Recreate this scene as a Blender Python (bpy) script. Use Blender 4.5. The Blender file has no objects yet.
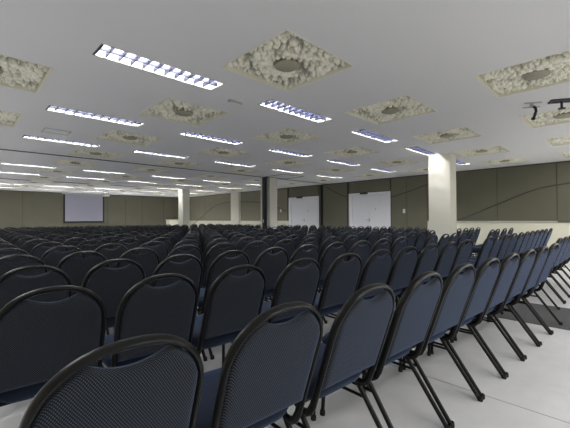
import bpy, bmesh, math, random
from mathutils import Vector, Matrix, noise
random.seed(7)
col = bpy.context.scene.collection
K = 1.5            # ceiling height above the camera
EYE = 1.165
H = EYE + K        # ceiling height
XW = 7.88 * K      # wall with the doors
YW = 14.84 * K     # far wall with the screen
X0, Y0 = -5.0, -5.0

# ---------------------------------------------------------------- helpers
def link(o, parent=None):
    col.objects.link(o)
    if parent is not None: o.parent = parent
    return o
def mesh_from(name, bm, mat, smooth=True):
    me = bpy.data.meshes.new(name)
    bmesh.ops.recalc_face_normals(bm, faces=bm.faces)
    bm.to_mesh(me); bm.free()
    if mat is not None: me.materials.append(mat)
    if smooth:
        for p in me.polygons: p.use_smooth = True
        try: me.set_sharp_from_angle(angle=math.radians(40))
        except Exception: pass
    return me
def obj(name, bm, mat, parent=None, smooth=True):
    return link(bpy.data.objects.new(name, mesh_from(name, bm, mat, smooth)), parent)
def empty(name, loc=(0, 0, 0), rz=0.0):
    o = bpy.data.objects.new(name, None); o.empty_display_size = .1
    o.location = loc; o.rotation_euler = (0, 0, rz)
    return link(o)
def tag(o, label, cat, group=None, kind=None):
    o['label'] = label; o['category'] = cat
    if group: o['group'] = group
    if kind: o['kind'] = kind
    return o
def struct(o, label=None, cat=None):
    o['kind'] = 'structure'
    if label: o['label'] = label
    if cat: o['category'] = cat
    return o
def box(bm, x0, x1, y0, y1, z0, z1, M=None):
    vs = [bm.verts.new((x, y, z)) for x in (x0, x1) for y in (y0, y1) for z in (z0, z1)]
    if M is not None:
        for v in vs: v.co = M @ v.co
    for f in ((0,1,3,2),(4,6,7,5),(0,4,5,1),(2,3,7,6),(0,2,6,4),(1,5,7,3)):
        bm.faces.new([vs[i] for i in f])
    return vs
def bevel_box(x0, x1, y0, y1, z0, z1, r=.01, seg=2):
    bm = bmesh.new(); box(bm, x0, x1, y0, y1, z0, z1)
    bmesh.ops.recalc_face_normals(bm, faces=bm.faces)
    bmesh.ops.bevel(bm, geom=list(bm.edges), offset=r, segments=seg, affect='EDGES', profile=.5)
    return bm
def tube(bm, pts, rx, ry=None, N=None, n=10, cap=True):
    """sweep an ellipse along pts; rx lies in the plane perpendicular to N, ry along N"""
    ry = ry or rx
    pts = [Vector(p) for p in pts]; rings = []
    ref = Vector(N) if N is not None else Vector((1, 0, 0))
    for i, p in enumerate(pts):
        t = (pts[min(i+1, len(pts)-1)] - pts[max(i-1, 0)]).normalized()
        nn = ref - t * ref.dot(t)
        if nn.length < 1e-4: nn = t.orthogonal()
        nn.normalize(); b = t.cross(nn)
        ref = nn if N is None else Vector(N)
        rings.append([bm.verts.new(p + b*math.cos(a)*rx + nn*math.sin(a)*ry) for a in [2*math.pi*k/n for k in range(n)]])
    for r0, r1 in zip(rings, rings[1:]):
        for k in range(n):
            bm.faces.new((r0[k], r0[(k+1) % n], r1[(k+1) % n], r1[k]))
    if cap:
        bm.faces.new(rings[0][::-1]); bm.faces.new(rings[-1])
def lathe(bm, prof, c=(0, 0, 0), n=24):
    """prof: (r, z) list"""
    rings = []
    for r, z in prof:
        if r < 1e-6: rings.append([bm.verts.new((c[0], c[1], c[2]+z))])
        else: rings.append([bm.verts.new((c[0]+r*math.cos(2*math.pi*k/n), c[1]+r*math.sin(2*math.pi*k/n), c[2]+z)) for k in range(n)])
    for a, b in zip(rings, rings[1:]):
        for k in range(n):
            k2 = (k+1) % n
            if len(a) == 1: bm.faces.new((a[0], b[k], b[k2]))
            elif len(b) == 1: bm.faces.new((a[k], a[k2], b[0]))
            else: bm.faces.new((a[k], a[k2], b[k2], b[k]))

# ---------------------------------------------------------------- materials
def mat(name, color, rough=.6, metal=0., spec=.5, emit=None, estr=0., sheen=0., sheen_tint=None, coat=0.):
    m = bpy.data.materials.new(name); m.use_nodes = True
    b = m.node_tree.nodes['Principled BSDF']
    b.inputs['Base Color'].default_value = (*color, 1)
    b.inputs['Roughness'].default_value = rough
    b.inputs['Metallic'].default_value = metal
    b.inputs['Specular IOR Level'].default_value = spec
    if sheen:
        b.inputs['Sheen Weight'].default_value = sheen
        b.inputs['Sheen Roughness'].default_value = .4
        b.inputs['Sheen Tint'].default_value = (*(sheen_tint or (1, 1, 1)), 1)
    if coat: b.inputs['Coat Weight'].default_value = coat
    if emit:
        b.inputs['Emission Color'].default_value = (*emit, 1)
        b.inputs['Emission Strength'].default_value = estr
    return m
class N:
    def __init__(s, m): s.t = m.node_tree; s.b = s.t.nodes['Principled BSDF']
    def new(s, typ, **kw):
        n = s.t.nodes.new(typ)
        for k, v in kw.items(): setattr(n, k, v)
        return n
    def l(s, a, b): s.t.links.new(a, b)
    def math(s, op, a, b=None, c=None):
        n = s.new('ShaderNodeMath', operation=op)
        for i, v in enumerate((a, b, c)):
            if v is None: continue
            if hasattr(v, 'links'): s.l(v, n.inputs[i])
            else: n.inputs[i].default_value = v
        return n.outputs[0]
    def mix(s, fac, a, b):
        n = s.new('ShaderNodeMix', data_type='RGBA')
        if hasattr(fac, 'links'): s.l(fac, n.inputs[0])
        else: n.inputs[0].default_value = fac
        for v, i in ((a, 6), (b, 7)):
            if hasattr(v, 'links'): s.l(v, n.inputs[i])
            else: n.inputs[i].default_value = (*v, 1)
        return n.outputs[2]
    def noise(s, vec, scale, detail=3, rough=.55):
        n = s.new('ShaderNodeTexNoise'); n.inputs['Scale'].default_value = scale
        n.inputs['Detail'].default_value = detail; n.inputs['Roughness'].default_value = rough
        s.l(vec, n.inputs['Vector']); return n.outputs['Fac']
    def bump(s, h, strength=.3, dist=.01):
        n = s.new('ShaderNodeBump'); n.inputs['Strength'].default_value = strength; n.inputs['Distance'].default_value = dist
        s.l(h, n.inputs['Height']); s.l(n.outputs[0], s.b.inputs['Normal'])
def mottled(name, c0, c1, scale=3., rough=.7, bump=.0, bscale=60, **kw):
    m = mat(name, c0, rough, **kw); q = N(m)
    pos = q.new('ShaderNodeNewGeometry').outputs['Position']
    f = q.noise(pos, scale, 4)
    q.l(q.mix(f, c0, c1), q.b.inputs['Base Color'])
    if bump: q.bump(q.noise(pos, bscale, 2), bump, .004)
    return m

M_ceil = mottled('ceiling_paint', (.80, .80, .812), (.83, .83, .842), 1.2, .8)
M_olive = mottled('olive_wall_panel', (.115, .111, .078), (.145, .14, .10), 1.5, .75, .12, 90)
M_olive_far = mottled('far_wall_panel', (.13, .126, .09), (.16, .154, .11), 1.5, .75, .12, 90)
M_olive_mid = mottled('olive_wall_panel_lit', (.20, .192, .14), (.245, .236, .172), 1.2, .75, .12, 90)  # lit copy of the olive: brighter light put into the colour
M_olive_door = mottled('olive_wall_panel_door', (.145, .14, .10), (.18, .172, .124), 1.2, .75, .12, 90)  # lightened olive: lamp light around the doors put into the colour
M_backing = mat('panel_backing', (.05, .048, .035), .8)
M_cream = mottled('cream_wall_paint', (.74, .73, .60), (.80, .785, .65), 1.5, .6)
M_column = mottled('column_paint', (.70, .69, .60), (.74, .73, .64), 1.5, .55)
M_white = mottled('white_door_paint', (.84, .85, .89), (.88, .89, .93), 2., .45)
M_trimdark = mat('dark_trim', (.05, .048, .04), .6)
M_post = mat('navy_partition_post', (.012, .015, .028), .4)
M_track = mat('track_black', (.03, .03, .034), .5)
M_alu = mat('louver_aluminium', (.012, .014, .03), .35, 0., .25)
M_reflect = mat('fixture_reflector', (.22, .225, .26), .4)
M_fixframe = mat('fixture_frame', (.30, .30, .25), .5)
M_tube = mat('lamp_tube', (.9, .9, .9), .4, emit=(1., .985, .97), estr=55.)
M_tube_off = mat('lamp_tube_unlit', (.35, .36, .4), .4)
M_black = mat('black_plastic', (.014, .014, .015), .45)
M_grey = mat('grey_plastic', (.42, .42, .40), .5)
M_whiteplastic = mat('white_plastic', (.8, .8, .8), .4)
M_screen = mat('projection_screen', (.34, .34, .41), .8)
M_steel = mat('brushed_steel', (.5, .5, .5), .3, .9)
M_rubber = mat('rubber', (.012, .012, .012), .8)

# floor: pale ground concrete with thin joints
M_floor = mat('floor_concrete', (.55, .55, .55), .32); q = N(M_floor)
pos = q.new('ShaderNodeNewGeometry').outputs['Position']
sep = q.new('ShaderNodeSeparateXYZ'); q.l(pos, sep.inputs[0])
def jline(comp, off, pitch=2.5, w=.004):
    v = q.math('ADD', comp, -off + pitch*10)
    v = q.math('MODULO', v, pitch)
    v = q.math('ABSOLUTE', q.math('SUBTRACT', v, pitch/2))
    return q.math('GREATER_THAN', v, pitch/2 - w)
j = q.math('MAXIMUM', jline(sep.outputs[0], 2.49), jline(sep.outputs[1], 1.75))
n1 = q.noise(pos, 1.3, 5, .6); n2 = q.noise(pos, 9., 4, .6)
c = q.mix(n1, (.54, .54, .55), (.92, .92, .93))
c = q.mix(q.math('MULTIPLY', n2, .35), c, (.46, .46, .47))
c = q.mix(q.math('MULTIPLY', j, .75), c, (.10, .10, .10))
q.l(c, q.b.inputs['Base Color'])
r = q.math('MULTIPLY_ADD', n2, .25, .22); q.l(r, q.b.inputs['Roughness'])

# runner carpet
M_runner = mat('runner_carpet', (.085, .085, .095), .95, sheen=.2); q = N(M_runner)
pos = q.new('ShaderNodeNewGeometry').outputs['Position']
q.l(q.mix(q.noise(pos, 120, 2), (.028, .028, .033), (.06, .06, .068)), q.b.inputs['Base Color'])
q.bump(q.noise(pos, 200, 2), .5, .003)

# relief panels
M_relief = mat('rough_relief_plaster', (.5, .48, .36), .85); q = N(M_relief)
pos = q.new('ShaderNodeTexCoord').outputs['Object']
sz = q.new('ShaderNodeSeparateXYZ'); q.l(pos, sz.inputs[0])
hf = q.new('ShaderNodeMapRange'); hf.inputs[1].default_value = .062; hf.inputs[2].default_value = .018; q.l(sz.outputs[2], hf.inputs[0])  # deep crevices darkened by height, recess shade put into the colour
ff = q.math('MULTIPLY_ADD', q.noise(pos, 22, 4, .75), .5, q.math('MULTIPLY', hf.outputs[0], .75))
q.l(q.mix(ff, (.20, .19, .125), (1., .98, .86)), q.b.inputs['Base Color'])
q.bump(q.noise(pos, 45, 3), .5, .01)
M_reliefedge = mat('relief_panel_edge', (.85, .83, .70), .8)
M_disc = mat('ceiling_disc', (.40, .385, .29), .7)

# chair fabric: navy weave with pale flecks on a diagonal lattice
def fabric(name, base, fleck, amount, pitch):
    m = mat(name, base, .85, sheen=.28, sheen_tint=(.34, .5, .95), spec=.2); q = N(m)
    tc = q.new('ShaderNodeTexCoord').outputs['Object']
    s = q.new('ShaderNodeSeparateXYZ'); q.l(tc, s.inputs[0])
    zy = q.math('MULTIPLY_ADD', s.outputs[1], 1.0, q.math('MULTIPLY', s.outputs[2], 1.0))
    k = math.pi / pitch
    p = q.math('MULTIPLY', q.math('ADD', s.outputs[0], zy), k)
    r = q.math('MULTIPLY', q.math('SUBTRACT', s.outputs[0], zy), k)
    v = q.math('MULTIPLY', q.math('SINE', p), q.math('SINE', r))
    v = q.math('ABSOLUTE', v)
    f = q.new('ShaderNodeMapRange'); f.interpolation_type = 'SMOOTHSTEP'
    f.inputs[1].default_value = .42; f.inputs[2].default_value = .85
    q.l(v, f.inputs[0])
    d = q.math('MULTIPLY', f.outputs[0], amount)
    q.l(q.mix(d, base, fleck), q.b.inputs['Base Color'])
    q.bump(v, .35, .002)
    return m
M_fabric = fabric('navy_fleck_fabric', (.0042, .0088, .024), (.118, .118, .092), .75, .0068)
M_seatfab = fabric('navy_seat_fabric', (.008, .0135, .027), (.03, .037, .048), .5, .0085)
M_frame = mat('black_painted_tube', (.007, .007, .007), .30, spec=.26); q = N(M_frame)
pos = q.new('ShaderNodeTexCoord').outputs['Object']
wear = q.new('ShaderNodeMapRange'); wear.inputs[1].default_value = .66; wear.inputs[2].default_value = .78
q.l(q.noise(pos, 38, 5, .7), wear.inputs[0])
q.l(q.mix(q.math('MULTIPLY', wear.outputs[0], .6), (.007, .007, .007), (.10, .09, .075)), q.b.inputs['Base Color'])

# ---------------------------------------------------------------- camera (level, turned 45.5 deg into the room)
f_px = 339.2
cam = bpy.data.objects.new('camera', bpy.data.cameras.new('camera')); link(cam)
cam.data.sensor_width = 36; cam.data.sensor_fit = 'HORIZONTAL'; cam.data.lens = f_px/570*36
cam.data.clip_start = .05; cam.data.clip_end = 100
th, pit, roll = 0.7939269940997288, 0.012200065, -0.005632
F = Vector((math.cos(th), math.sin(th), 0)); R = Vector((math.sin(th), -math.cos(th), 0)); U = Vector((0, 0, 1))
fw = F*math.cos(pit) + U*math.sin(pit); up = -F*math.sin(pit) + U*math.cos(pit)
cr = R*math.cos(roll) + up*math.sin(roll); cu = -R*math.sin(roll) + up*math.cos(roll)
mw = Matrix.Identity(4)
for i in range(3):
    mw[i][0] = cr[i]; mw[i][1] = cu[i]; mw[i][2] = -fw[i]
mw[0][3], mw[1][3], mw[2][3] = 0, 0, EYE
cam.matrix_world = mw
bpy.context.scene.camera = cam
def in_view(x, y, z, margin=0):
    d = Vector((x, y, z - EYE)); w = d.dot(fw)
    if w < .1: return False
    u = 285 + f_px*d.dot(cr)/w; v = 214 - f_px*d.dot(cu)/w
    return -margin < u < 570+margin and -margin < v < 428+margin
def depth(x, y): return x*F.x + y*F.y

# ---------------------------------------------------------------- room shell
bm = bmesh.new(); box(bm, X0, XW+.3, Y0, YW+.3, -.1, 0)
struct(obj('floor', bm, M_floor, smooth=False))

COLS = [(5.52, 5.78, 1.95, 2.29), (5.52, 5.76, 6.13, 6.49), (5.52, 5.76, 10.47, 10.81)]
COLS = [tuple(v*K for v in c) for c in COLS]
tile_a = [.165, 1.575, 2.95, 4.355, 5.77, 7.1]
tile_b = [.45, 1.575, 2.965, 4.335, 5.74, 6.93, 8.36, 9.8, 11.28, 12.7]
light_a = [1.02, 2.33, 3.72, 5.09, 6.53]
light_b = [2.185, 3.635, 5.08, 7.77, 9.23, 10.69, 12.15, 13.6]
TS, LL, LWD = .63*K, .835*K, .18*K
tiles = []; lights = []
for jb, b in enumerate(tile_b):
    for ia, a in enumerate(tile_a):
        if (ia == 4 and jb == 4) or (jb == 0 and ia < 2) or (ia, jb) in ((0, 1), (0, 4)): continue
        x, y = a*K, b*K
        if any(in_view(x+dx, y+dy, H) for dx in (-.45, 0, .45) for dy in (-.45, 0, .45)):
            tiles.append((ia, jb, x, y))
for jb, b in enumerate(light_b):
    for ia, a in enumerate(light_a):
        x, y = a*K, b*K
        if any(in_view(x+dx, y, H) for dx in (-.6, 0, .6)): lights.append((ia, jb, x, y))
holes = [(x-TS/2, x+TS/2, y-TS/2, y+TS/2) for _, _, x, y in tiles] + [(x-LL/2, x+LL/2, y-LWD/2, y+LWD/2) for _, _, x, y in lights]
xs = sorted(set([X0, XW+.3] + [round(v, 5) for h in holes for v in h[:2]]))
ys = sorted(set([Y0, YW+.3] + [round(v, 5) for h in holes for v in h[2:]]))
bm = bmesh.new(); vv = {}
def gv(i, j_):
    if (i, j_) not in vv: vv[i, j_] = bm.verts.new((xs[i], ys[j_], H))
    return vv[i, j_]
for i in range(len(xs)-1):
    for j_ in range(len(ys)-1):
        cx, cy = (xs[i]+xs[i+1])/2, (ys[j_]+ys[j_+1])/2
        if any(h[0] < cx < h[1] and h[2] < cy < h[3] for h in holes): continue
        bm.faces.new((gv(i, j_), gv(i, j_+1), gv(i+1, j_+1), gv(i+1, j_)))
struct(obj('ceiling', bm, M_ceil, smooth=False))

# walls: the one with the doors has two openings
D1 = (4.27*K, 5.42*K); D2 = (6.60*K, 7.77*K); DT = EYE + .615*K
def wall_piece(bm, y0, y1, z0, z1): box(bm, XW, XW+.25, y0, y1, z0, z1)
bm = bmesh.new()
wall_piece(bm, Y0, D1[0], 0, H); wall_piece(bm, D1[0], D1[1], DT, H); wall_piece(bm, D1[1], D2[0], 0, H)
wall_piece(bm, D2[0], D2[1], DT, H); wall_piece(bm, D2[1], YW, 0, H)
struct(obj('wall_right', bm, M_cream, smooth=False))
bm = bmesh.new(); box(bm, X0, XW+.25, YW, YW+.2, 0, H); struct(obj('wall_far', bm, M_cream, smooth=False))
bm = bmesh.new(); box(bm, X0-.2, X0, Y0, YW+.2, 0, H); struct(obj('wall_left', bm, M_cream, smooth=False))
bm = bmesh.new(); box(bm, X0-.2, XW+.25, Y0-.2, Y0, 0, H); struct(obj('wall_back', bm, M_cream, smooth=False))
bm = bmesh.new(); box(bm, XW-.012, XW, Y0, D1[0]-.12, 0, .08); struct(obj('baseboard_right', bm, M_cream, smooth=False))

# olive wall panels
PB = EYE - .078*K
n_wp = 0
bm = bmesh.new()
for (y0, y1, z0) in ((-1.6*K, 3.30*K, PB), (3.30*K, D1[0]-.075, 0), (D1[1]+.075, D2[0]-.075, 0), (D1[0]-.1, D1[1]+.1, DT+.075), (D2[0]-.1, D2[1]+.1, DT+.075), (D2[1]+.075, 10.42*K, PB), (10.97*K, 14.82*K, PB)):
    box(bm, XW-.008, XW+.001, y0, y1, z0, H-.03)
box(bm, X0+.1, XW-.03, YW-.008, YW+.001, 0, H-.03)
struct(obj('trim_8', bm, M_backing, smooth=False))
def wall_panel(y0, y1, z0, z1=H-.03, t=.02):
    b_ = bevel_box(XW-t, XW+.001, y0, y1, z0, z1, .006, 1)
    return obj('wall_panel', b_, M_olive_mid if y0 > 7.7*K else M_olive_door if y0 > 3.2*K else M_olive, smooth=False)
def wp(y0, y1, z0, label):
    return tag(wall_panel(y0, y1, z0), label, 'wall panel', 'olive panels on the wall with the doors')
g = .006
wp(-1.6*K, .93*K-g, PB-.035, 'olive wall panel where the dark curve levels out, near the carpet runner')
wp(.93*K+g, 1.88*K-g, PB, 'olive wall panel crossed by the rising upper part of the dark curve')
wp(1.88*K+g, 3.30*K-g, PB, 'olive wall panel beside the white column, dark curve starting at its bottom edge')
wp(3.30*K+g, 3.79*K-g, 0, 'narrow full-height olive wall panel behind the white column')
wp(3.79*K+g, 4.21*K-.02, 0, 'narrow full-height olive wall panel beside the nearer double door')
wp(5.52*K+.02, 6.40*K-g, 0, 'full-height olive wall panel between the two white double doors')
wp(6.46*K+g, 6.54*K-.02, 0, 'thin olive wall strip between the dark wall post and far double door')
wp(7.88*K+.02, 9.2*K-g, PB, 'olive wall panel with a white switch plate just past the far double door')
wp(9.2*K+g, 10.42*K, PB, 'olive wall panel with the curve cresting, beside the shallow wall pilaster')
wp(10.97*K, 13.0*K-g, PB, 'olive wall panel under the highest part of the curve, beyond the pilaster')
wp(13.0*K+g, 14.82*K, PB, 'olive wall panel in the far corner where the curve drops to the seats')
for (y0, y1, nm) in ((D1[0], D1[1], 'a'), (D2[0], D2[1], 'b')):
    o = wall_panel(y0-.06, y1+.06, DT+.10)
    tag(o, 'olive wall strip above the %s white double door' % ('nearer' if nm == 'a' else 'farther'), 'wall panel', 'olive panels on the wall with the doors')
fx = [-1.0, .35, 1.75, 3.12, 4.5, 5.2, 5.89, 6.85, 7.80]
fl = ['olive wall panel partly cut off at the frame edge, far wall', 'olive far wall panel at the outer side of the hall, away from the screen', 'olive far wall panel running up to the projection screen', 'olive far wall panel covered by the projection screen',
      'narrow olive far wall panel directly beside the projection screen', 'second narrow olive far wall panel past the projection screen', 'olive far wall panel above and before the cream lectern', 'olive far wall panel in the corner behind the lectern']
for i in range(8):
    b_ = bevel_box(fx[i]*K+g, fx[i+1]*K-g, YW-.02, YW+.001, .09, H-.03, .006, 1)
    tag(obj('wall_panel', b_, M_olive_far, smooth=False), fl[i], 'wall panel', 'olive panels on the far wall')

# dark curve running over the wall panels
def catmull(P, n=8):
    out = []
    for i in range(len(P)-1):
        p0, p1, p2, p3 = P[max(i-1, 0)], P[i], P[i+1], P[min(i+2, len(P)-1)]
        for k in range(n):
            t = k/n
            out.append(tuple(.5*((2*p1[c_]) + (-p0[c_]+p2[c_])*t + (2*p0[c_]-5*p1[c_]+4*p2[c_]-p3[c_])*t*t + (-p0[c_]+3*p1[c_]-3*p2[c_]+p3[c_])*t**3) for c_ in range(2)))
    out.append(P[-1]); return out
waves = [
 ([(-1.0, .50), (-.2, .60), (.45, .615), (.93, .575), (1.3, .495), (1.89, .25), (2.39, .025), (2.66, -.075)], 'thin dark curve rising across the olive wall panels beside the white column'),
 ([(3.1, .83), (3.25, .772), (3.71, .637), (4.19, .515)], 'thin dark curve sloping down from the white column to the nearer door'),
 ([(5.56, .581), (5.95, .745), (6.36, .965)], 'thin dark curve climbing from the nearer door to the wall post'),
 ([(7.92, .225), (8.45, .388), (9.18, .55), (9.9, .61), (10.44, .635)], 'thin dark curve rising from the far door to the pilaster'),
 ([(10.98, .645), (11.66, .616), (12.35, .471), (13.19, .088), (14.11, -.291), (14.5, -.45)], 'thin dark curve dropping from the pilaster towards the far corner'),
]
for P, lab in waves:
    bm = bmesh.new(); pts = [(XW-.024, y*K, EYE+z*K) for y, z in catmull(P)]
    tube(bm, pts, .016, .010, N=(1, 0, 0), n=8)
    tag(obj('wall_curve_strip', bm, M_trimdark), lab, 'wall strip', 'dark curved strips on the wall panels')
# dark strips standing in for the shadow line where panels meet the ceiling
bm = bmesh.new(); box(bm, XW-.03, XW, Y0, YW, H-.035, H-.002); struct(obj('trim_1', bm, M_trimdark, smooth=False))
bm = bmesh.new(); box(bm, X0, XW, YW-.03, YW, H-.035, H-.002); struct(obj('trim_2', bm, M_trimdark, smooth=False))
# bottom ledge of the raised panels
for i, (y0, y1) in enumerate(((-1.6*K, 3.30*K), (7.88*K, 10.42*K), (10.97*K, 14.82*K))):
    bm = bmesh.new(); box(bm, XW-.026, XW, y0, y1, PB-.042 if i == 0 else PB-.012, PB-.002 if i else PB-.036)
    struct(obj('trim_%d' % (i+3), bm, M_trimdark, smooth=False))

# columns
clab = ['thick cream column standing by the door-side seats, brightly lit by the ceiling light',
        'cream column in mid hall with the dark partition post on its face',
        'cream column far down the hall, standing before the lectern corner']
for c_, lb in zip(COLS, clab):
    o = obj('column', bevel_box(c_[0], c_[1], c_[2], c_[3], 0, H, .012, 2), M_column)
    tag(o, lb, 'column', 'columns along the door side of the hall')
tag(obj('pilaster', bevel_box(XW-.14, XW+.001, 10.45*K, 10.95*K, 0, H, .012, 2), M_column), 'shallow cream pilaster on the door wall between curved-line panels', 'pilaster')

# folding-partition track in the ceiling, its posts
TB = 6.22*K
bm = bmesh.new(); box(bm, X0, XW-.03, TB-.03, TB-.012, H-.012, H+.002); box(bm, X0, XW-.03, TB+.012, TB+.03, H-.012, H+.002)
box(bm, X0, XW-.03, TB-.012, TB+.012, H-.004, H+.002)
tag(obj('partition_track', bm, M_track, smooth=False), 'long dark partition track crossing the ceiling from wall to wall', 'ceiling track')
o = empty('partition_post', (5.42*K, TB+.02, 0)); tag(o, 'dark navy partition post standing against the mid-hall cream column', 'partition post')
obj('post_profile', bevel_box(-.035, .07, -.075, .075, 0, H-.012, .008, 1), M_post, o)
obj('latch', bevel_box(-.055, -.03, -.02, .02, 1.0, 1.12, .005, 1), M_steel, o)
o = tag(obj('partition_wall_post', bevel_box(XW-.10, XW-.0, 6.405*K, 6.455*K, 0, H-.04, .006, 1), M_post), 'dark post fixed to the olive wall between the two double doors', 'partition post')
# ceiling hatch frame round the head of the mid column
bm = bmesh.new(); a0, a1, b0, b1 = 5.36*K, 6.06*K, 5.50*K, 6.14*K; w = .035
for r_ in ((a0, a1, b0, b0+w), (a0, a1, b1-w, b1), (a0, a0+w, b0+w, b1-w), (a1-w, a1, b0+w, b1-w)):
    box(bm, *r_, H-.008, H+.001)
tag(obj('ceiling_hatch_frame', bm, M_track, smooth=False), 'dark square frame on the ceiling at the mid-hall column head', 'ceiling frame')
bm = bmesh.new(); a0, a1, b0, b1 = .72*K, .975*K, 4.45*K, 4.68*K; w = .012
for r_ in ((a0, a1, b0, b0+w), (a0, a1, b1-w, b1), (a0, a0+w, b0+w, b1-w), (a1-w, a1, b0+w, b1-w)):
    box(bm, *r_, H-.006, H+.001)
hp = tag(obj('access_hatch', bm, M_grey, smooth=False), 'small square access hatch outline in the ceiling between two light rows', 'ceiling hatch')

# ---------------------------------------------------------------- doors
def door(n, y0, y1, lab):
    root = empty('door_%d' % n, (XW, (y0+y1)/2, 0)); struct(root, lab, 'door')
    w = (y1-y0)/2; ft = .03
    bm = bmesh.new()                       # casing round the opening + reveal
    for (p, s_) in ((-w-.075, -w+.0), (w-.0, w+.075)):
        box(bm, -.035, .0, p, s_, 0, DT+.075)
    box(bm, -.035, .0, -w, w, DT, DT+.075)
    for s_ in (-1, 1):
        ya, yb = sorted((s_*w, s_*(w-.025))); box(bm, 0, .25, ya, yb, 0, DT)
    box(bm, 0, .25, -w+.025, w-.025, DT-.025, DT)
    obj('door_frame', bm, M_white, root, smooth=False)
    d = .12
    for s_ in (-1, 1):
        y_a, y_b = sorted((s_*.004, s_*(w-.028)))
        bm = bmesh.new()
        zs = [.01, .80, .812, 1.62, 1.632, DT-.03]
        for z0, z1, dd in ((zs[0], zs[1], 0), (zs[1], zs[2], .008), (zs[2], zs[3], 0), (zs[3], zs[4], .008), (zs[4], zs[5], 0)):
            box(bm, d+dd, d+.045, y_a, y_b, z0, z1)
        leaf = obj('door_leaf', bm, M_white, root, smooth=False)
        if s_ == 1:
            bm = bmesh.new(); tube(bm, [(d, .06, 1.08), (d-.05, .06, 1.08), (d-.055, .08, 1.08), (d-.055, .17, 1.08)], .011, n=8)
            box(bm, d-.006, d+.002, .04, .08, 1.0, 1.14)
            obj('handle', bm, M_steel, leaf)
        else:
            bm = bmesh.new(); tube(bm, [(d+.002, -.22, 1.50), (d-.008, -.22, 1.50)], .018, n=12)
            obj('door_viewer', bm, M_black, leaf)
    bm = bmesh.new(); box(bm, .24, .25, -w, w, 0, DT); obj('door_backing', bm, M_black, root, smooth=False)
    s = obj('emergency_sign_box', bevel_box(XW-.11, XW-.035, (y0+y1)/2+.02, (y0+y1)/2+.36, DT+.015, DT+.085, .008, 1), M_black)
    tag(s, 'slim dark emergency light box above the %s double door' % ('nearer' if n == 1 else 'farther'), 'sign')
door(1, D1[0], D1[1], 'white double door nearer the camera, dark box above its frame')
door(2, D2[0], D2[1], 'white double door farther down, between wall post and switch plate')
def switch(y, z, lab):
    o = empty('switch_plate', (XW-.02, y, z)); tag(o, lab, 'switch')
    obj('plate', bevel_box(-.008, 0, -.045, .045, -.075, .075, .003, 1), M_whiteplastic, o)
    obj('rocker', bevel_box(-.013, -.007, -.016, .016, -.028, .028, .002, 1), M_whiteplastic, o)
switch(3.86*K, EYE+.157*K, 'white switch plate on the wall beside the nearer door')
switch(8.20*K, EYE+.25*K, 'white switch plate on the olive panel past the far door')

# ---------------------------------------------------------------- screen, projector, lectern
o = empty('projection_screen', (3.67*K, YW-.06, EYE-.12*K)); tag(o, 'wall-hung projection screen with a pale surface and black borders', 'screen')
sw, sh = .70*K, 1.06*K
bm = bmesh.new(); box(bm, -sw+.08, sw-.08, -.004, .004, .07, sh); obj('screen_surface', bm, M_screen, o, smooth=False)
bm = bmesh.new()
box(bm, -sw, -sw+.08, -.004, .004, 0, sh); box(bm, sw-.08, sw, -.004, .004, 0, sh); box(bm, -sw+.08, sw-.08, -.004, .004, 0, .07)
obj('border', bm, M_black, o, smooth=False)
bm = bmesh.new(); tube(bm, [(-sw, 0, -.012), (sw, 0, -.012)], .018, n=10); obj('bottom_bar', bm, M_black, o)
obj('housing', bevel_box(-sw-.06, sw+.06, -.045, .045, sh, sh+.09, .012, 2), M_grey, o)
o = empty('projector', (3.77*K, 12.6*K, H-.33)); tag(o, 'small projector hanging from the ceiling in front of the screen', 'projector')
obj('body', bevel_box(-.15, .15, -.12, .12, 0, .10, .02, 2), M_whiteplastic, o)
bm = bmesh.new(); tube(bm, [(-.06, .115, .05), (-.06, .16, .05)], .035, n=14); obj('lens', bm, M_black, o)
bm = bmesh.new(); tube(bm, [(-.12, 0, .10), (-.12, 0, .26), (.12, 0, .26), (.12, 0, .10)], .012, n=8); tube(bm, [(0, 0, .26), (0, 0, .33)], .02, n=10)
obj('ceiling_bracket', bm, M_black, o)
o = empty('lectern', (7.12*K, 14.2*K, 0)); tag(o, 'cream boxy lectern near the far corner beside the distant column', 'lectern')
obj('cabinet', bevel_box(-.55, .55, -.25, .25, 0, 1.07, .012, 2), M_cream, o)
obj('top', bevel_box(-.58, .58, -.28, .28, 1.07, 1.11, .01, 2), M_cream, o)
o = empty('desk_microphone', (6.98*K, 14.15*K, 1.11)); tag(o, 'dark gooseneck microphone standing on the cream lectern', 'microphone')
obj('base', bevel_box(-.09, .09, -.06, .06, 0, .04, .01, 2), M_black, o)
bm = bmesh.new(); tube(bm, [(0, 0, .03), (.01, 0, .09), (.06, 0, .14), (.12, 0, .15)], .012, n=8); obj('gooseneck', bm, M_black, o)
bm = bmesh.new(); tube(bm, [(.11, 0, .15), (.13, 0, .152), (.19, 0, .15), (.20, 0, .15)], .024, n=10); obj('mic_head', bm, M_black, o)

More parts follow.
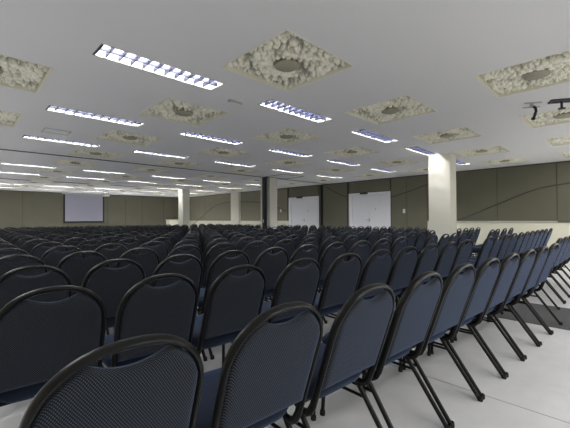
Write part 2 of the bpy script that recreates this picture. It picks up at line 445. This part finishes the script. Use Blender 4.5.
# ---------------------------------------------------------------- ceiling relief panels
def relief_meshes():
    n = 76; S = TS/2; depth_ = .065
    out = []
    for v in range(3):
        bm = bmesh.new(); G = []
        off = Vector((v*7.3, v*3.1, 0))
        for i in range(n+1):
            row = []
            for j_ in range(n+1):
                x = -S + TS*i/n; y = -S + TS*j_/n
                e = min(S-abs(x), S-abs(y)); fade = min(1, e/.05)
                p = Vector((x, y, 0)) + off
                d1 = noise.voronoi(p*15)[0]; d2 = noise.voronoi(p*31 + Vector((3, 1, 0)))[0]
                h = (d1[1]-d1[0])*.15 + (d2[1]-d2[0])*.06 + noise.noise(p*4)*.04
                rr = math.hypot(x, y); fade *= min(1, max(0, (rr-.085)/.035))
                row.append(bm.verts.new((x, y, max(.006, depth_ - max(0, h)*fade*.9))))
            G.append(row)
        for i in range(n):
            for j_ in range(n):
                bm.faces.new((G[i][j_], G[i+1][j_], G[i+1][j_+1], G[i][j_+1]))
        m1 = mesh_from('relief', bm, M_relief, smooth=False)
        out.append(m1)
    bm = bmesh.new(); w = .012
    for r_ in ((-S, S, -S, -S+w), (-S, S, S-w, S), (-S, -S+w, -S+w, S-w), (S-w, S, -S+w, S-w)):
        box(bm, *r_, -.003, depth_+.03)
    edge = mesh_from('edge_trim', bm, M_reliefedge, smooth=False)
    bm = bmesh.new(); lathe(bm, [(0, -.006), (.112, -.006), (.122, 0), (.122, .012), (.08, .02), (.08, .066), (0, .066)], n=28)
    disc = mesh_from('centre_disc', bm, M_disc)
    return out, edge, disc
rel, edgem, discm = relief_meshes()
ORD = ['first', 'second', 'third', 'fourth', 'fifth', 'sixth', 'seventh', 'eighth', 'ninth', 'tenth', 'eleventh', 'twelfth', 'thirteenth', 'fourteenth', 'fifteenth', 'sixteenth', 'seventeenth', 'eighteenth', 'nineteenth', 'twentieth']
cnt = {}
for ia, jb, x, y in tiles: cnt.setdefault(jb, []).append(ia)
for ia, jb, x, y in tiles:
    pos_ = len(tile_a) - 1 - ia
    o = empty('relief_ceiling_panel', (x, y, H), random.choice((0, 1, 2, 3))*math.pi/2)
    tag(o, 'rough beige square ceiling panel, %s panel row from camera, %s from the door wall' % (ORD[jb], ORD[pos_]), 'ceiling panel', 'rough relief panels set in the ceiling')
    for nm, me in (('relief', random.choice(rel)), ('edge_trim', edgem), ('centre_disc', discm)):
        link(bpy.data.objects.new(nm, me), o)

# ---------------------------------------------------------------- fluorescent fixtures
def fixture_meshes():
    a, b = LL/2, LWD/2; d = .085
    bm = bmesh.new(); w = .008
    for r_ in ((-a, a, -b, -b+w), (-a, a, b-w, b), (-a, -a+w, -b+w, b-w), (a-w, a, -b+w, b-w)):
        box(bm, *r_, -.004, .012)
    rim = mesh_from('rim', bm, M_fixframe, smooth=False)
    bm = bmesh.new()                                   # white pan: two curved troughs
    prof = []
    for s_ in (-1, 1):
        c_ = s_*b/2
        for k in range(9):
            ang = math.pi*(k/8)
            prof.append((c_ - math.cos(ang)*(b/2-.001), .012 + (d-.012)*math.sin(ang)**.6 if 0 < k < 8 else .012))
    prof[0] = (-b+.0005, .0); prof[-1] = (b-.0005, .0)
    prev = None
    for (yy, zz) in prof:
        cur = (bm.verts.new((-a+.001, yy, zz)), bm.verts.new((a-.001, yy, zz)))
        if prev: bm.faces.new((prev[0], prev[1], cur[1], cur[0]))
        prev = cur
    for s_ in (-1, 1): 
        vs = [bm.verts.new((s_*(a-.001), yy, zz)) for yy, zz in ((-b, 0), (b, 0), (b, d+.005), (-b, d+.005))]; bm.faces.new(vs)
    pan = mesh_from('reflector_pan', bm, M_reflect)
    bm = bmesh.new()
    nb = 11
    for k in range(1, nb):
        x = -a + LL*k/nb
        for s_ in (-1, 1):
            y0, y1 = sorted((s_*.006, s_*(b-.004)))
            box(bm, x-.003, x+.003, y0, y1, .002, .048)
    box(bm, -a+.008, a-.008, -.006, .006, .002, .045)
    box(bm, -a+.008, -a+.028, -b+.012, b-.012, .004, .05)
    louv = mesh_from('louver', bm, M_alu, smooth=False)
    tubes = []
    for m_ in (M_tube, M_tube_off):
        bm = bmesh.new(); tube(bm, [(-a+.03, 0, 0), (a-.03, 0, 0)], .0135, n=8)
        tubes.append(mesh_from('lamp_tube', bm, m_))
    return rim, pan, louv, tubes
rim, pan, louv, tubes = fixture_meshes()
for ia, jb, x, y in lights:
    off = (jb == 5 and ia < 3)
    o = empty('ceiling_light', (x, y, H))
    tag(o, '%s recessed ceiling light with louvers, %s light row from camera, %s from the door wall' % ('unlit' if off else 'lit', ORD[jb], ORD[4-ia]), 'ceiling light', 'recessed louvered lights')
    for nm, me in (('rim', rim), ('reflector_pan', pan), ('louver', louv)):
        link(bpy.data.objects.new(nm, me), o)
    for s_ in (-1, 1):
        t = link(bpy.data.objects.new('lamp_tube', tubes[1 if off else 0]), o); t.location = (0, s_*LWD/4, .063)
# the same kind of lights in the parts of the hall behind and beside the camera (real lamps in the ceiling plane)
def lamp(x, y, e):
    l = bpy.data.lights.new('ceiling_lamp', 'AREA'); l.shape = 'RECTANGLE'; l.size = LL; l.size_y = LWD
    l.energy = e; l.color = (1., .985, .97)
    o = bpy.data.objects.new('ceiling_lamp', l); o.location = (x, y, H-.005); link(o)
for a in (1.02, 2.33, 3.72, 5.09, 6.53):
    for b in (-.75, -2.2): lamp(a*K, b*K, 10)
for b in (2.185, 3.635, 5.08, 7.77, 9.23, 12.15, 13.6):
    lamp(-.36*K, b*K, 10)
lamp(6.9*K, .2*K, 12)

# small ceiling items
o = empty('emergency_lamp', (1.72*K, 2.35*K, H)); tag(o, 'small pale bar-shaped sensor box on the ceiling between two bright lights', 'sensor')
obj('body', bevel_box(-.10, .10, -.022, .022, -.028, 0, .006, 2), M_grey, o)
obj('lens', bevel_box(-.08, .08, -.016, .016, -.036, -.026, .004, 1), M_whiteplastic, o)
bm = bmesh.new(); lathe(bm, [(0, -.045), (.035, -.043), (.05, -.03), (.055, 0)], (3.75*K, 5.22*K, H), 20)
tag(obj('smoke_detector', bm, M_grey), 'round smoke detector on the ceiling near a light of the third row', 'smoke detector')
# two brackets near the door-side front of the ceiling
o = empty('ceiling_mount', (3.64*K, .595*K, H), math.radians(-56)); tag(o, 'pale ceiling bracket plate with a black cable arm hanging below it', 'ceiling mount')
bm = bmesh.new(); box(bm, -.10, .10, -.045, -.02, -.012, 0); box(bm, -.09, .11, .02, .045, -.05, -.04); box(bm, -.012, .012, -.03, .03, -.045, 0)
obj('mount_plate', bm, M_grey, o, smooth=False)
bm = bmesh.new(); tube(bm, [(.02, 0, -.04), (.045, 0, -.07), (.05, 0, -.11), (.038, 0, -.145), (.03, 0, -.175), (.022, 0, -.20)], .017, n=10)
tube(bm, [(.022, 0, -.197), (.008, 0, -.215)], .024, n=10)
obj('cable_arm', bm, M_black, o)
o = empty('ceiling_mount', (3.735*K, .40*K, H), math.radians(-60)); tag(o, 'dark flat mounting bar on the ceiling with a short stem', 'ceiling mount')
bm = bmesh.new(); box(bm, -.14, .14, -.07, -.02, -.02, 0); box(bm, -.13, .13, .02, .06, -.02, 0); box(bm, -.13, -.09, -.03, .03, -.016, 0); box(bm, .09, .13, -.03, .03, -.016, 0); box(bm, -.03, .03, -.03, .03, -.016, 0)
obj('mount_bar', bm, mat('mount_dark_grey', (.05, .05, .055), .5), o, smooth=False)
bm = bmesh.new(); tube(bm, [(0, 0, -.01), (0, 0, -.10)], .014, n=10); box(bm, -.035, .035, -.02, .02, -.115, -.10); obj('stem', bm, M_black, o)

# carpet runner in the aisle
o = obj('carpet_runner', bevel_box(4.51, 5.57, -3.5, 16.0, 0, .004, .0015, 1), M_runner)
tag(o, 'dark grey carpet runner lying in the aisle between the chair blocks', 'carpet')

# ---------------------------------------------------------------- chairs
ZS, AH, WT = .685, .193, .200          # arch springing, arch height, half width (tube centre)
def ry(z): return (.88 - z)*.345       # recline of the back
def arch(x, w, h):
    return ZS + h*max(0, 1-(abs(x)/w)**2.25)**(1/2.25)
def path_back(nseg):
    P = []
    for k in range(nseg+1):             # arch, + side to - side
        a = math.pi*k/nseg
        cx, sx = math.cos(a), math.sin(a)
        x = WT*math.copysign(abs(cx)**(2/2.25), cx); z = ZS + AH*abs(sx)**(2/2.25)
        P.append((x, ry(z), z))
    side = [(.1995, .60), (.199, .52), (.199, .44)]
    J = [(.198, .385), (.198, .355), (.198, .340), (.198, .340), (.198, .352)]
    jy = [ry(.385)+.001, ry(.355)+.008, ry(.34)+.025, ry(.34)+.055, ry(.34)+.085]
    def s(sign):
        L = [(sign*x, ry(z), z) for x, z in side]
        L += [(sign*x, y_, z) for (x, z), y_ in zip(J, jy)]
        return L
    return s(1)[::-1] + P + s(-1)
def bm_back_frame(hi):
    bm = bmesh.new(); tube(bm, path_back(28 if hi else 14), .0105, .017, N=(0, 1, .3), n=10 if hi else 6); return bm
def bm_pad(hi):
    bm = bmesh.new(); nx, nz = (30, 24) if hi else (10, 8)
    w = .1905; zb = .452; front = []; back = []
    for i in range(nx+1):
        t = -math.cos(math.pi*i/nx); x = w*(.35*t + .65*(2*i/nx-1))
        top = arch(x, w+.0005, AH-.013)
        if abs(x) < .105: top = min(top, .820 + .030*(abs(x)/.095)**2)
        top = max(top, zb+.1)
        rf, rb = [], []
        for k in range(nz+1):
            s = .5-.5*math.cos(math.pi*k/nz); s = .5*s + .5*k/nz
            z = zb + (top-zb)*s
            d = min(w-abs(x), z-zb, top-z)
            e = max(0, 1-(1-min(1, d/.028))**2)**.5
            tk = .005 + .017*e
            rf.append(bm.verts.new((x, ry(z)+tk, z))); rb.append(bm.verts.new((x, ry(z)-tk*.9, z)))
        front.append(rf); back.append(rb)
    for i in range(nx):
        for k in range(nz):
            bm.faces.new((front[i][k], front[i+1][k], front[i+1][k+1], front[i][k+1]))
            bm.faces.new((back[i][k], back[i][k+1], back[i+1][k+1], back[i+1][k]))
        bm.faces.new((front[i][0], back[i][0], back[i+1][0], front[i+1][0]))
        bm.faces.new((front[i][nz], front[i+1][nz], back[i+1][nz], back[i][nz]))
    for i in (0, nx):
        for k in range(nz): bm.faces.new((front[i][k], front[i][k+1], back[i][k+1], back[i][k]))
    return bm
def bm_seat(hi):
    bm = bmesh.new(); n = 40 if hi else 14
    def ring(inset, z, e=5):
        L = []
        for k in range(n):
            a = 2*math.pi*k/n; c_, s_ = math.cos(a), math.sin(a)
            x = math.copysign(abs(c_)**(2/e), c_); y = math.copysign(abs(s_)**(2/e), s_)
            wx = .213 + .006*y
            L.append(bm.verts.new((x*(wx-inset), .385 + y*(.213-inset), z + (.006*(1-abs(x)) if z > .44 else 0))))
        return L
    lv = [(.085, .352), (.045, .362), (.016, .384), (.003, .41), (0, .43), (.003, .447), (.014, .461), (.035, .469), (.09, .474)]
    if not hi: lv = [(.07, .354), (.0, .42), (.014, .461), (.09, .474)]
    R_ = [ring(*l) for l in lv]
    for a, b in zip(R_, R_[1:]):
        for k in range(n): bm.faces.new((a[k], a[(k+1) % n], b[(k+1) % n], b[k]))
    bm.faces.new(R_[0][::-1]); bm.faces.new(R_[-1])
    return bm
def bm_seat_frame(hi):
    bm = bmesh.new(); n = 8 if hi else 5
    for s_ in (-1, 1): tube(bm, [(s_*.198, .255, .355), (s_*.198, .38, .352), (s_*.19, .55, .352)], .0105, n=n)
    tube(bm, [(-.2, .27, .352), (.2, .27, .352)], .010, n=n); tube(bm, [(-.19, .53, .352), (.19, .53, .352)], .010, n=n)
    return bm
def bm_rear_leg(s_, hi):
    bm = bmesh.new(); tube(bm, [(s_*.198, .262, .362), (s_*.1985, .240, .325), (s_*.202, .112, .150), (s_*.205, .008, .008)], .0125, n=10 if hi else 5); return bm
def bm_front_leg(s_, hi):
    bm = bmesh.new(); tube(bm, [(s_*.190, .530, .355), (s_*.192, .542, .315), (s_*.200, .560, .008)], .0115, n=10 if hi else 5); return bm
def bm_foot(s_, y, hi):
    bm = bmesh.new(); lathe(bm, [(0, 0), (.0155, 0), (.0165, .006), (.0155, .026), (.0125, .03)], (s_*(.205 if y < .1 else .200), y, 0), 10 if hi else 5); return bm
def bm_stretch(s_, hi):
    bm = bmesh.new(); tube(bm, [(s_*.199, .200, .270), (s_*.194, .545, .270)], .008, n=8 if hi else 5); return bm

PARTS = [('back_frame', mesh_from('back_frame', bm_back_frame(True), M_frame)),
         ('backrest', mesh_from('backrest', bm_pad(True), M_fabric)),
         ('seat', mesh_from('seat', bm_seat(True), M_seatfab)),
         ('seat_frame', mesh_from('seat_frame', bm_seat_frame(True), M_frame))]
LEGS = []
for s_ in (-1, 1):
    LEGS.append((mesh_from('leg', bm_rear_leg(s_, True), M_frame), mesh_from('rubber_foot', bm_foot(s_, .006, True), M_rubber)))
    LEGS.append((mesh_from('leg', bm_front_leg(s_, True), M_frame), mesh_from('rubber_foot', bm_foot(s_, .560, True), M_rubber)))
    PARTS.append(('stretcher', mesh_from('stretcher', bm_stretch(s_, True), M_frame)))

# distant version: one mesh, three materials
def low_mesh():
    me = bpy.data.meshes.new('banquet_chair'); big = bmesh.new()
    for b_, mi in [(bm_back_frame(False), 0), (bm_pad(False), 1), (bm_seat(False), 2), (bm_seat_frame(False), 0)] + \
            [(f_(s_, False), 0) for s_ in (-1, 1) for f_ in (bm_rear_leg, bm_front_leg, bm_stretch)]:
        bmesh.ops.recalc_face_normals(b_, faces=b_.faces)
        mp = {v: big.verts.new(v.co) for v in b_.verts}
        for f_ in b_.faces:
            nf = big.faces.new([mp[v] for v in f_.verts]); nf.material_index = mi; nf.smooth = True
        b_.free()
    big.to_mesh(me); big.free()
    for m_ in (M_frame, M_fabric, M_seatfab): me.materials.append(m_)
    return me
LOW = low_mesh()

SL = .065; ROT = -math.atan(SL)
NROW = 20
spots = []     # (x, y, rot, row, seat, side)
row0 = [.30, .78, 1.262, 1.735, 2.19, 2.64, 3.095, 3.56, 4.02, 4.46]
row1 = [.305, .765, 1.235, 1.74, 2.23, 2.69, 3.15, 3.61, 4.07, 4.53]
for jr in range(NROW):
    b0 = .81 + .86*jr
    for k in range(10):
        a = row0[k] if jr == 0 else row1[k] if jr == 1 else .315 + .019*jr + .467*k + random.uniform(-.006, .006)
        jit = 0 if jr < 2 else random.uniform(-.018, .018)
        spots.append((a, b0 - SL*(a-.34) + jit, ROT + math.radians(random.uniform(-.7, .7)), jr, 10-k, 'screen side'))
    rb = [.58, 1.40, 2.20, 3.0][jr] if jr < 4 else 3.0 + .845*(jr-3)
    if jr == 0: L = [5.62, 6.12, 6.60, 7.08, 7.56]
    elif jr == 1: L = [5.49, 5.94, 6.44, 6.90, 7.40, 7.88, 8.34, 8.82, 9.32, 9.80, 10.40]
    elif jr == 2: L = [5.50, 5.97, 6.44, 6.92, 7.40, 8.67, 9.15, 9.68, 10.28]
    elif jr == 3: L = [5.50, 5.97, 6.44, 6.92, 7.40, 8.95, 9.42, 9.90, 10.38]
    else: L = [5.50 + .48*k for k in range(11)]
    for k, a in enumerate(L):
        b = rb - .012*(a-5.5) + (random.uniform(-.015, .015) if jr > 1 else 0)
        if jr == 0: b += .05
        if any(c_[0]-.26 < a < c_[1]+.26 and c_[2]-.66 < b < c_[3]+.12 for c_ in COLS): continue
        if jr > 3: a += random.uniform(-.012, .012)
        spots.append((a, b, math.radians(random.uniform(-.8, .8)) - .02, jr, k+1, 'door side'))
def vis(s):
    return any(in_view(s[0]+dx, s[1]+dy, z) for dx in (-.2, 0, .2) for dy, z in ((0, .87), (.08, .7), (.1, .45), (0, .02), (.5, .45)))
spots = [s for s in spots if vis(s)]
spots.sort(key=lambda s: depth(s[0], s[1]))
print('CHAIRS', len(spots))
GRP = 'navy banquet chairs in rows'
def lab(s):
    return 'navy arched-back chair, %s row from camera, %s seat from carpet aisle, %s' % (ORD[s[3]], ORD[s[4]-1], s[5])
def make_chair():
    r_ = empty('banquet_chair')
    for nm, me in PARTS: link(bpy.data.objects.new(nm, me), r_)
    for lm, fm in LEGS:
        l_ = link(bpy.data.objects.new('leg', lm), r_); link(bpy.data.objects.new('rubber_foot', fm), l_)
    return r_
def copy_tree(o, parent=None):
    c_ = o.copy(); col.objects.link(c_)
    if parent is not None: c_.parent = parent
    for ch in o.children: copy_tree(ch, c_)
    return c_
def base_z(x): return .0042 if 4.27 < x < 5.81 else 0.
proto = make_chair(); used = False
NEAR = [s for s in spots[:300] if depth(s[0], s[1]) < 7.5]
MID = [s for s in spots[:300] if depth(s[0], s[1]) >= 7.5]
for i, s in enumerate(NEAR):
    o = proto if i == 0 else copy_tree(proto)
    o.location = (s[0], s[1], base_z(s[0])); o.rotation_euler = (0, 0, s[2])
    tag(o, lab(s), 'chair', GRP)
for s in MID:
    o = link(bpy.data.objects.new('banquet_chair', LOW)); o.location = (s[0], s[1], base_z(s[0])); o.rotation_euler = (0, 0, s[2])
    tag(o, lab(s), 'chair', GRP)
if spots[300:]:
    me = bpy.data.meshes.new('distant_chairs'); big = bmesh.new()
    for s in spots[300:]:
        n0 = len(big.verts); big.from_mesh(LOW); big.verts.ensure_lookup_table()
        T_ = Matrix.Translation((s[0], s[1], base_z(s[0]))) @ Matrix.Rotation(s[2], 4, 'Z')
        for v in big.verts[n0:]: v.co = T_ @ v.co
    big.to_mesh(me); big.free()
    for m_ in (M_frame, M_fabric, M_seatfab): me.materials.append(m_)
    tag(link(bpy.data.objects.new('distant_chairs', me)), 'mass of remaining navy chairs in the last rows below the far wall', 'chairs', kind='stuff')

# ---------------------------------------------------------------- world and colour
w_ = bpy.data.worlds.new('world'); bpy.context.scene.world = w_; w_.use_nodes = True
w_.node_tree.nodes['Background'].inputs[0].default_value = (.5, .5, .52, 1); w_.node_tree.nodes['Background'].inputs[1].default_value = .15
sc = bpy.context.scene
sc.view_settings.view_transform = 'Standard'
sc.view_settings.look = 'None'
sc.view_settings.exposure = .98
sc.cycles.max_bounces = 10; sc.cycles.diffuse_bounces = 6; sc.cycles.glossy_bounces = 3
sc.cycles.sample_clamp_indirect = 6
sc.cycles.use_denoising = True
sc.cycles.use_fast_gi = True; sc.cycles.fast_gi_method = 'ADD'; sc.cycles.ao_bounces = 1; sc.cycles.ao_bounces_render = 1
w_.light_settings.distance = 1.5; w_.light_settings.ao_factor = .052
